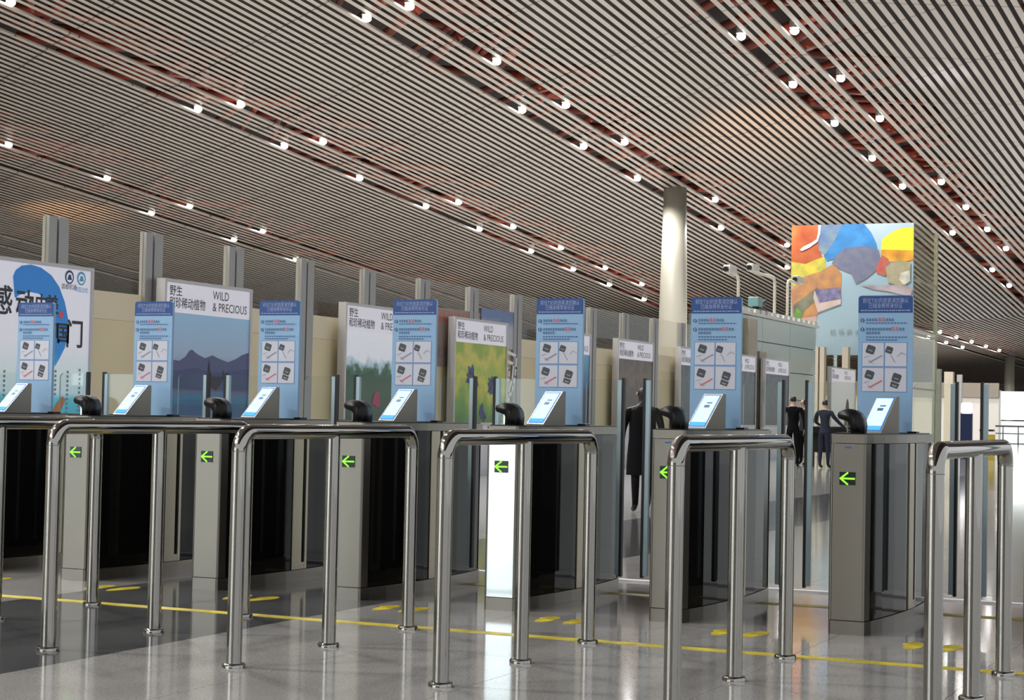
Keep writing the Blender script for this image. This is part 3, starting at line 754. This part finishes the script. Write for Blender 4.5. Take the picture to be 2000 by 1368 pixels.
    def quad(name, u0, u1, v0, v1, h, m):
        bm = bmesh.new()
        for hh in (h,):
            bm.faces.new([bm.verts.new(onslope(*q, hh)) for q in ((u0, v0), (u1, v0), (u1, v1), (u0, v1))])
        bm.normal_update()
        return bmo(name, bm, m, cn)
    quad('screen_edge', .05, .93, .03, .97, .001, screen_b)
    quad('screen', .09, .89, .16, .94, .002, screen_m)
    quad('screen_bar', .09, .89, .05, .16, .002, screen_t)
    quad('screen_icon', .36, .64, .58, .66, .003, inkblue); quad('screen_icon', .42, .70, .70, .74, .003, inkblue)
    # door leaves of glass
    def leaf(x0, x1, gap_right):
        bm = bmesh.new(); y = 3.572; rr_ = .03
        z0, z1 = .168, 1.342
        if gap_right: pts = [(x0, z0), (x1, z0), (x1, z1)]+[(x0+rr_-rr_*math.sin(a*math.pi/8), z1-rr_+rr_*math.cos(a*math.pi/8)) for a in range(5)]
        else: pts = [(x0, z0), (x1, z0)]+[(x1-rr_+rr_*math.cos(a*math.pi/8), z1-rr_+rr_*math.sin(a*math.pi/8)) for a in range(5)]+[(x0, z1)]
        va = [bm.verts.new((x, y-.006, z)) for x, z in pts]; vb = [bm.verts.new((x, y+.006, z)) for x, z in pts]
        F = [bm.faces.new(va), bm.faces.new(vb[::-1])]
        for k in range(len(pts)):
            q = bm.faces.new((va[k], vb[k], vb[(k+1) % len(pts)], va[(k+1) % len(pts)])); q.material_index = 1
        o = fix(bmo('door_leaf', bm, [leafglass, mat('glass_edge', (.35, .48, .43), .2)], g))
        e = x1 if gap_right else x0; s = 1 if gap_right else -1
        box('edge_strip', min(e-s*.026, e), max(e-s*.026, e), y-.013, y+.013, z0-.008, z1, alu, o)
        box('rubber_seal', min(e, e+s*.016), max(e, e+s*.016), y-.016, y+.016, z0-.018, z1+.012, rubber, o)
        return o
    leaf(.19, .425, True)
    leaf(-.42, -.13, False)
    return g
gate = make_gate()
GL = {1: 'steel gate cabinet at the far left edge, mostly hidden', 2: 'steel gate cabinet with green arrow, leftmost arrow of the row', 3: 'steel gate cabinet carrying the second green arrow from the left',
      4: 'steel gate cabinet with green arrow seen through the second rail', 5: 'gate cabinet whose front panel glows pale cyan white', 6: 'steel gate cabinet with its green arrow half hidden by a rail post',
      7: 'nearest fully visible steel gate cabinet with large green arrow at right', 8: 'gate cabinet at the right edge, only its glass door leaf showing'}
gates = {}
for n in range(1, 9):
    g = gate if n == 1 else copy_tree(gate)
    g.location = (n, 0, 0); tag(g, GL[n], 'gate', 'row of automatic boarding gates'); gates[n] = g
# the fifth gate's front panel is made smoother so it mirrors the added window
for ch in gates[5].children:
    if ch.name.startswith('front_panel'):
        bm = bmesh.new(); bx(bm, 0, .163, 0, .012, .076, 1.002)
        me = bpy.data.meshes.new('front_panel'); bm.to_mesh(me); bm.free(); me.materials.append(steel_bright)
        ch.data = me; ch.location = (-.050, 2.6905, 0); ch['label'] = 'bright polished front panel'
    if ch.name.startswith('arrow_display'):
        ch.location = (0, -.002, 0)

# ------------------------------------------------------------------ blue instruction boards on the gates
def make_board():
    t = empty('instruction_board', (0, 0, 0)); wd, z0, z1 = .1545, 0, .775
    bm = bmesh.new(); rr_ = .018
    pts = [(-wd, z0), (wd, z0)]+[(wd-rr_+rr_*math.cos(a*math.pi/8), z1-rr_+rr_*math.sin(a*math.pi/8)) for a in range(5)]+[(-wd+rr_-rr_*math.sin(a*math.pi/8), z1-rr_+rr_*math.cos(a*math.pi/8)) for a in range(5)]
    va = [bm.verts.new((x, -.012, z)) for x, z in pts]; vb = [bm.verts.new((x, .012, z)) for x, z in pts]
    bm.faces.new(va); bm.faces.new(vb[::-1])
    for k in range(len(pts)): bm.faces.new((va[k], vb[k], vb[(k+1) % len(pts)], va[(k+1) % len(pts)]))
    bmesh.ops.recalc_face_normals(bm, faces=bm.faces)
    bd = bmo('board', bm, signblue, t)
    bm = bmesh.new(); zh = z1-.098
    flat(bm, [(-wd, zh), (wd, zh)]+pts[2:], -.0125, 0, 0)
    hd = bmo('header', bm, signnavy, t)
    hw = mat('header_white', (.34, .42, .68), .5)
    text('lettering', '前往T3D的旅客请您确认', .032, hw, hd, (0, -.0135, z1-.030), width=.258)
    text('lettering', '已随身携带身份证', .032, hw, hd, (0, -.0135, z1-.060), width=.19)
    bm = bmesh.new()
    x = -.14
    while x < .135:
        w_ = random.uniform(.008, .02); flat(bm, [(x, z1-.088), (x+w_, z1-.088), (x+w_, z1-.082), (x, z1-.082)], -.0130); x += w_+.004
    bmo('small_print', bm, hw, hd)['kind'] = 'stuff'
    # numbered lines
    bm = bmesh.new()
    for zz in (z1-.140, z1-.192):
        flat(bm, [(-.130+.011*math.cos(a*math.pi/6), zz+.011*math.sin(a*math.pi/6)) for a in range(12)], -.0130, 1)
        flat(bm, [(-.132, zz-.006), (-.128, zz-.006), (-.128, zz+.006), (-.132, zz+.006)], -.0134, 0)
    def line(x0, x1, zz, h, mi, gap=.005, step=(.012, .014)):
        x = x0
        while x < x1:
            w_ = random.uniform(*step); flat(bm, [(x, zz-h/2), (min(x+w_, x1), zz-h/2), (min(x+w_, x1), zz+h/2), (x, zz+h/2)], -.0132, mi); x += w_+gap
    def glyphs(x0, x1, zz, s, mi):
        x = x0
        while x < x1:
            for k in range(3): flat(bm, [(x, zz-s/2+k*s*.4), (x+s*.9, zz-s/2+k*s*.4), (x+s*.9, zz-s/2+k*s*.4+s*.16), (x, zz-s/2+k*s*.4+s*.16)], -.0132, mi)
            flat(bm, [(x+s*.35, zz-s/2), (x+s*.5, zz-s/2), (x+s*.5, zz+s/2), (x+s*.35, zz+s/2)], -.0133, mi)
            x += s*1.15
    glyphs(-.108, -.045, z1-.137, .014, 1); glyphs(-.042, .0, z1-.136, .020, 2); glyphs(.004, .045, z1-.137, .014, 1)
    line(-.108, .125, z1-.156, .005, 1)
    glyphs(-.108, .03, z1-.190, .014, 1); glyphs(.034, .075, z1-.188, .020, 2); glyphs(.08, .105, z1-.190, .014, 1)
    glyphs(-.108, -.04, z1-.212, .014, 1)
    line(-.108, .125, z1-.236, .0055, 1); line(-.108, .07, z1-.252, .0055, 1)
    bmo('instructions', bm, [white, inkblue, red], t)['kind'] = 'stuff'
    # four pictures
    for k, (cx, cz) in enumerate(((-.067, z1-.335), (.062, z1-.335), (-.067, z1-.478), (.062, z1-.478))):
        bm = bmesh.new(); s = .0605
        flat(bm, [(cx-s-.004, cz-.070), (cx+s+.004, cz-.070), (cx+s+.004, cz+.070), (cx-s-.004, cz+.070)], -.0125, 3, .0002)
        flat(bm, [(cx-s, cz-.066), (cx+s, cz-.066), (cx+s, cz+.066), (cx-s, cz+.066)], -.0130, 0, .0004)
        ix, iz, sc_ = [(-.015, .028, 1), (-.038, .026, .8), (-.02, .028, 1), (.005, .012, 1)][k]
        ca, sa = math.cos(R(-18)), math.sin(R(-18))
        def rot(px, pz): return (cx+ix+sc_*(px*ca-pz*sa), cz+iz+sc_*(px*sa+pz*ca)*1.0)
        flat(bm, [rot(-.024, -.018), rot(-.018, -.024), rot(.018, -.024), rot(.026, -.018), rot(.026, .018), rot(.018, .024), rot(-.018, .024), rot(-.024, .018)], -.0134, 1, .0004)
        flat(bm, [rot(-.012, -.008), rot(.014, -.008), rot(.014, -.002), rot(-.012, -.002)], -.0138, 4, .0004)
        if k == 3:
            flat(bm, [rot(-.02, -.058), rot(.024, -.058), rot(.028, -.028), rot(-.022, -.028)], -.0134, 1, .0004)
            flat(bm, [rot(-.010, -.05), rot(.016, -.05), rot(.018, -.042), rot(-.012, -.042)], -.0138, 4, .0004)
        elif k == 1:
            stroke(bm, [(cx-.03, cz), (cx-.005, cz-.045)], .004, -.0134, 4); stroke(bm, [(cx+.01, cz-.01), (cx+.03, cz+.012), (cx+.055, cz)], .003, -.0134, 4)
        else:
            stroke(bm, [(cx-.05, cz-.018), (cx-.02, cz-.008)], .003, -.0134, 4)
            stroke(bm, [(cx-.022, cz-.045), (cx+.05, cz-.005)], .006, -.0134, 2 if k == 2 else 4)
            stroke(bm, [(cx-.03, cz-.03), (cx+.0, cz-.05)], .003, -.0134, 4)
        bmo('picture', bm, [printw, batt, red, mat('picture_rim', (.16, .30, .58), .5), mat('icon_grey', (.30, .30, .38), .5)], t)
    bm = bmesh.new(); bx(bm, -wd, wd, .012, .05, -.004, .006); bx(bm, wd-.02, wd+.03, -.02, .06, -.004, .008); bmo('foot', bm, black, t)
    return t
board = make_board()
BL = {1: 'blue instruction board on the leftmost gate, in front of the blue brush arc', 2: 'blue instruction board left of the mountain and sea poster', 3: 'blue instruction board right of the mountain and sea poster',
      4: 'blue instruction board covering part of the green hedge poster', 5: 'blue instruction board above the glowing white gate front', 6: 'blue instruction board just right of the big round column', 7: 'largest blue instruction board, in front of the mural',
      }
for n in range(1, 8):
    b = board if n == 1 else copy_tree(board)
    b.location = (n+.047, 3.475, 1.062); tag(b, BL[n], 'sign board', 'blue instruction boards on the gates')

# ------------------------------------------------------------------ steel rails
def make_barrier():
    t = empty('queue_rail', (0, 0, 0)); rad = .0345; S_ = .8142; Lr = 2*S_; H = 1.02; er = .085
    bm = bmesh.new()
    pts = [(0, 0, .0), (0, 0, H-er)]+[(0, er-er*math.cos(a*math.pi/32), H-er+er*math.sin(a*math.pi/32)) for a in range(1, 17)]
    pts += [(0, y_, H) for y_ in (.3, .6, S_, 1.1, 1.35)]
    pts += [(0, Lr-er+er*math.sin(a*math.pi/32), H-er+er*math.cos(a*math.pi/32)) for a in range(0, 17)]+[(0, Lr, 0)]
    tube(bm, pts[1:-1], rad, 28, False); bmo('handrail', bm, chrome, t, smooth=True)
    for q, y in enumerate((0, S_, Lr)):
        bm = bmesh.new(); tube(bm, [(0, y, .008), (0, y, H-er if q != 1 else H-.02)], rad*.985, 28, False); bmo('post', bm, chrome, t, smooth=True)
        bm = bmesh.new(); tube(bm, [(0, y, 0), (0, y, .012), (0, y, .018), (0, y, .019)], [.052, .052, .047, .034], 28, False); bmo('floor_flange', bm, chrome, t)
    for y in (0, Lr):
        bm = bmesh.new(); tube(bm, [(0, y, H-er-.002), (0, y, H-er+.002)], rad*1.008, 28, False); bmo('weld_ring', bm, steel, t)
    return t
bar = make_barrier()
QL = {2: 'steel queue rail outside the left edge of the picture', 3: 'leftmost steel queue rail, running in from the left edge', 4: 'steel queue rail standing on the dark floor band, second from the left', 5: 'steel queue rail on the light floor left of centre',
      6: 'steel queue rail in front of the glowing gate at centre', 7: 'steel queue rail right of centre, before the half-hidden arrow', 8: 'nearest steel queue rail at the right edge of the picture'}
for n in range(3, 9):
    b = bar if n == 3 else copy_tree(bar)
    b.location = (n, 0, 0); tag(b, QL[n], 'railing', 'steel queue rails before the gates')

# ------------------------------------------------------------------ people
skinm = mat('skin', (.42, .26, .18), .5); hairm = mat('hair_black', (.01, .009, .009), .5)
def person(x, y, rz, h, label, top, trousers, pose='stand', coat=None, longhair=False):
    V, E, RD = [], [], []
    def chain(start, pts):
        prev = start
        for p, r_ in pts:
            V.append(p); RD.append(r_); i = len(V)-1
            if prev is not None: E.append((prev, i))
            prev = i
        return prev
    chain(None, [((0, 0, .96), (.155, .11))])
    ab_ = chain(0, [((0, .01, 1.12), (.135, .10)), ((0, .0, 1.28), (.165, .115)), ((0, -.005, 1.40), (.15, .10))])
    nk = chain(ab_, [((0, 0, 1.475), (.058, .058)), ((0, .015, 1.53), (.056, .056)), ((0, .02, 1.60), (.078, .092)), ((0, .015, 1.66), (.076, .09)), ((0, .01, 1.705), (.05, .06))])
    step = .12 if pose == 'walk' else 0
    for s in (-1, 1):
        st = s*step
        chain(0, [((s*.09, 0, .88), (.095, .10)), ((s*.10, st*.6, .50), (.062, .066)), ((s*.105, st*.9-.01, .36), (.058, .062)), ((s*.11, st*1.3-.02, .10), (.04, .045)), ((s*.115, st*1.3+.05, .045), (.042, .035)), ((s*.125, st*1.3+.15, .035), (.038, .028))])
        if pose == 'reach' and s == 1: el, wr, ha = (.33, .12, 1.14), (.42, .30, 1.0), (.46, .37, .97)
        elif pose == 'reach': el, wr, ha = (-.30, .10, 1.14), (-.24, .32, 1.05), (-.21, .38, 1.03)
        elif pose == 'walk': el, wr, ha = (s*.26, -s*.05, 1.13), (s*.27, -s*.02+.08, .90), (s*.27, -s*.02+.11, .83)
        else: el, wr, ha = (s*.27, -.03, 1.13), (s*.26, .08, .93), (s*.25, .11, .86)
        hb = chain(ab_, [((s*.185, 0, 1.39), (.062, .07)), ((s*.225, -.01, 1.30), (.056, .06)), (el, (.044, .047)), (wr, (.029, .032)), (ha, (.034, .018))])
        d = (Vector(ha)-Vector(wr)).normalized(); sd = Vector((0, 1, 0))-d*d.y; sd.normalize()
        for k, L_ in enumerate((.062, .072, .068, .052)):
            b0 = Vector(ha)+sd*(k-1.5)*.018
            chain(hb, [(tuple(b0+d*.035), (.009, .009)), (tuple(b0+d*(.035+L_*.6)+Vector((-s*.008, 0, 0))), (.008, .008)), (tuple(b0+d*(.035+L_)+Vector((-s*.02, 0, 0))), (.007, .007))])
        chain(hb, [(tuple(Vector(ha)+sd*.035+d*.0), (.011, .011)), (tuple(Vector(ha)+sd*.055+d*.03), (.009, .009))])
    me = bpy.data.meshes.new('body'); me.from_pydata(V, E, [])
    o = bpy.data.objects.new('body', me); C.objects.link(o)
    md = o.modifiers.new('skin', 'SKIN'); md.use_smooth_shade = True; md.branch_smoothing = .6
    for i, r_ in enumerate(RD): me.skin_vertices[0].data[i].radius = r_
    for i in range(len(V)): me.skin_vertices[0].data[i].use_root = (i == 0)
    o.modifiers.new('sub', 'SUBSURF').levels = 1
    dg = bpy.context.evaluated_depsgraph_get(); m2 = bpy.data.meshes.new_from_object(o.evaluated_get(dg))
    bpy.data.objects.remove(o)
    m2.materials.clear()
    for k in (top, trousers, skinm, hairm, black): m2.materials.append(k)
    for p in m2.polygons:
        c = p.center; mi = 0
        if c.z < .085: mi = 4
        elif c.z < .92 and abs(c.x) < .215: mi = 1
        if c.z > 1.44: mi = 2
        if c.z > 1.56 and (c.y < .06 or c.z > 1.68): mi = 3
        if longhair and c.z > 1.40 and c.y < .06: mi = 3
        if pose != 'reach' and abs(c.x) > .215 and c.z < .895: mi = 2
        if pose == 'reach' and c.y > .30 and c.z > .8: mi = 2
        p.material_index = mi; p.use_smooth = True
    t = empty('person', (x, y, 0), rz); s = h/1.745; t.scale = (s, s, s)
    tag(t, label, 'person')
    b = bpy.data.objects.new('body', m2); C.objects.link(b); b.parent = t
    # face details and ears
    bm = bmesh.new()
    tube(bm, [(0, .100, 1.635), (0, .122, 1.605), (0, .108, 1.598)], [.008, .014, .008], 8)
    for e in (-1, 1): tube(bm, [(e*.074, .02, 1.64), (e*.086, .01, 1.615), (e*.075, .02, 1.59)], [.008, .014, .008], 8)
    bmo('nose_and_ears', bm, skinm, t, smooth=True)
    bm = bmesh.new()
    for e in (-1, 1): tube(bm, [(e*.022, .098, 1.63), (e*.040, .093, 1.63)], .006, 6)
    tube(bm, [(-.02, .104, 1.57), (.02, .104, 1.57)], .005, 6); bmo('eyes_and_mouth', bm, hairm, t)
    if coat:
        bm = bmesh.new(); n_ = 20; rings = []
        for z, a, b2 in ((.50, .22, .17), (.75, .21, .16), (1.0, .19, .145), (1.2, .185, .135), (1.36, .19, .125), (1.44, .09, .08)):
            rings.append([bm.verts.new((a*math.cos(k*2*math.pi/n_), b2*math.sin(k*2*math.pi/n_), z)) for k in range(n_)])
        for a, b2 in zip(rings, rings[1:]):
            for k in range(n_): bm.faces.new((a[k], a[(k+1) % n_], b2[(k+1) % n_], b2[k]))
        bmo('long_coat', bm, coat, t, smooth=True)
    return t
suit = mat('cloth_black', (.004, .004, .005), .9, spec=.1); navy = mat('cloth_navy', (.018, .02, .038), .9, spec=.1); grey = mat('cloth_grey', (.025, .025, .03), .9, spec=.1); redc = mat('cloth_red', (.07, .015, .018), .9, spec=.1)
person(-1.93, 34.5, .15, 1.72, 'person in a black suit seen from behind, left of the two by the counter', suit, suit)
person(-1.16, 34.45, -.2, 1.64, 'person in a navy shirt seen from behind, reaching to the right', navy, navy, 'reach')
person(2.02, 13.3, .5, 1.50, 'person in a long black coat walking behind the doors of the fifth lane', suit, suit, 'walk', suit, True)
person(.35, 14.6, 1.2, 1.58, 'person in a dark red top behind the fifth gate board', redc, grey, 'walk')
person(-2.9, 31.5, .4, 1.72, 'person in dark clothes just left of the sixth gate board', suit, grey)
person(-2.2, 36.5, 2.6, 1.66, 'person in grey and black right of the sixth gate board', grey, suit)
t = empty('counter_desk', (-1.25, 35.3, 0)); tag(t, 'small black counter desk in front of the two standing people', 'desk')
box('desk_top', -.5, .75, -.2, .3, .92, .97, black, t); box('desk_panel', -.45, .65, .2, .28, .35, .92, black, t)
for a in (-.45, .68):
    for b in (-.15, .25): box('leg', a-.02, a+.02, b-.02, b+.02, 0, .92, black, t)
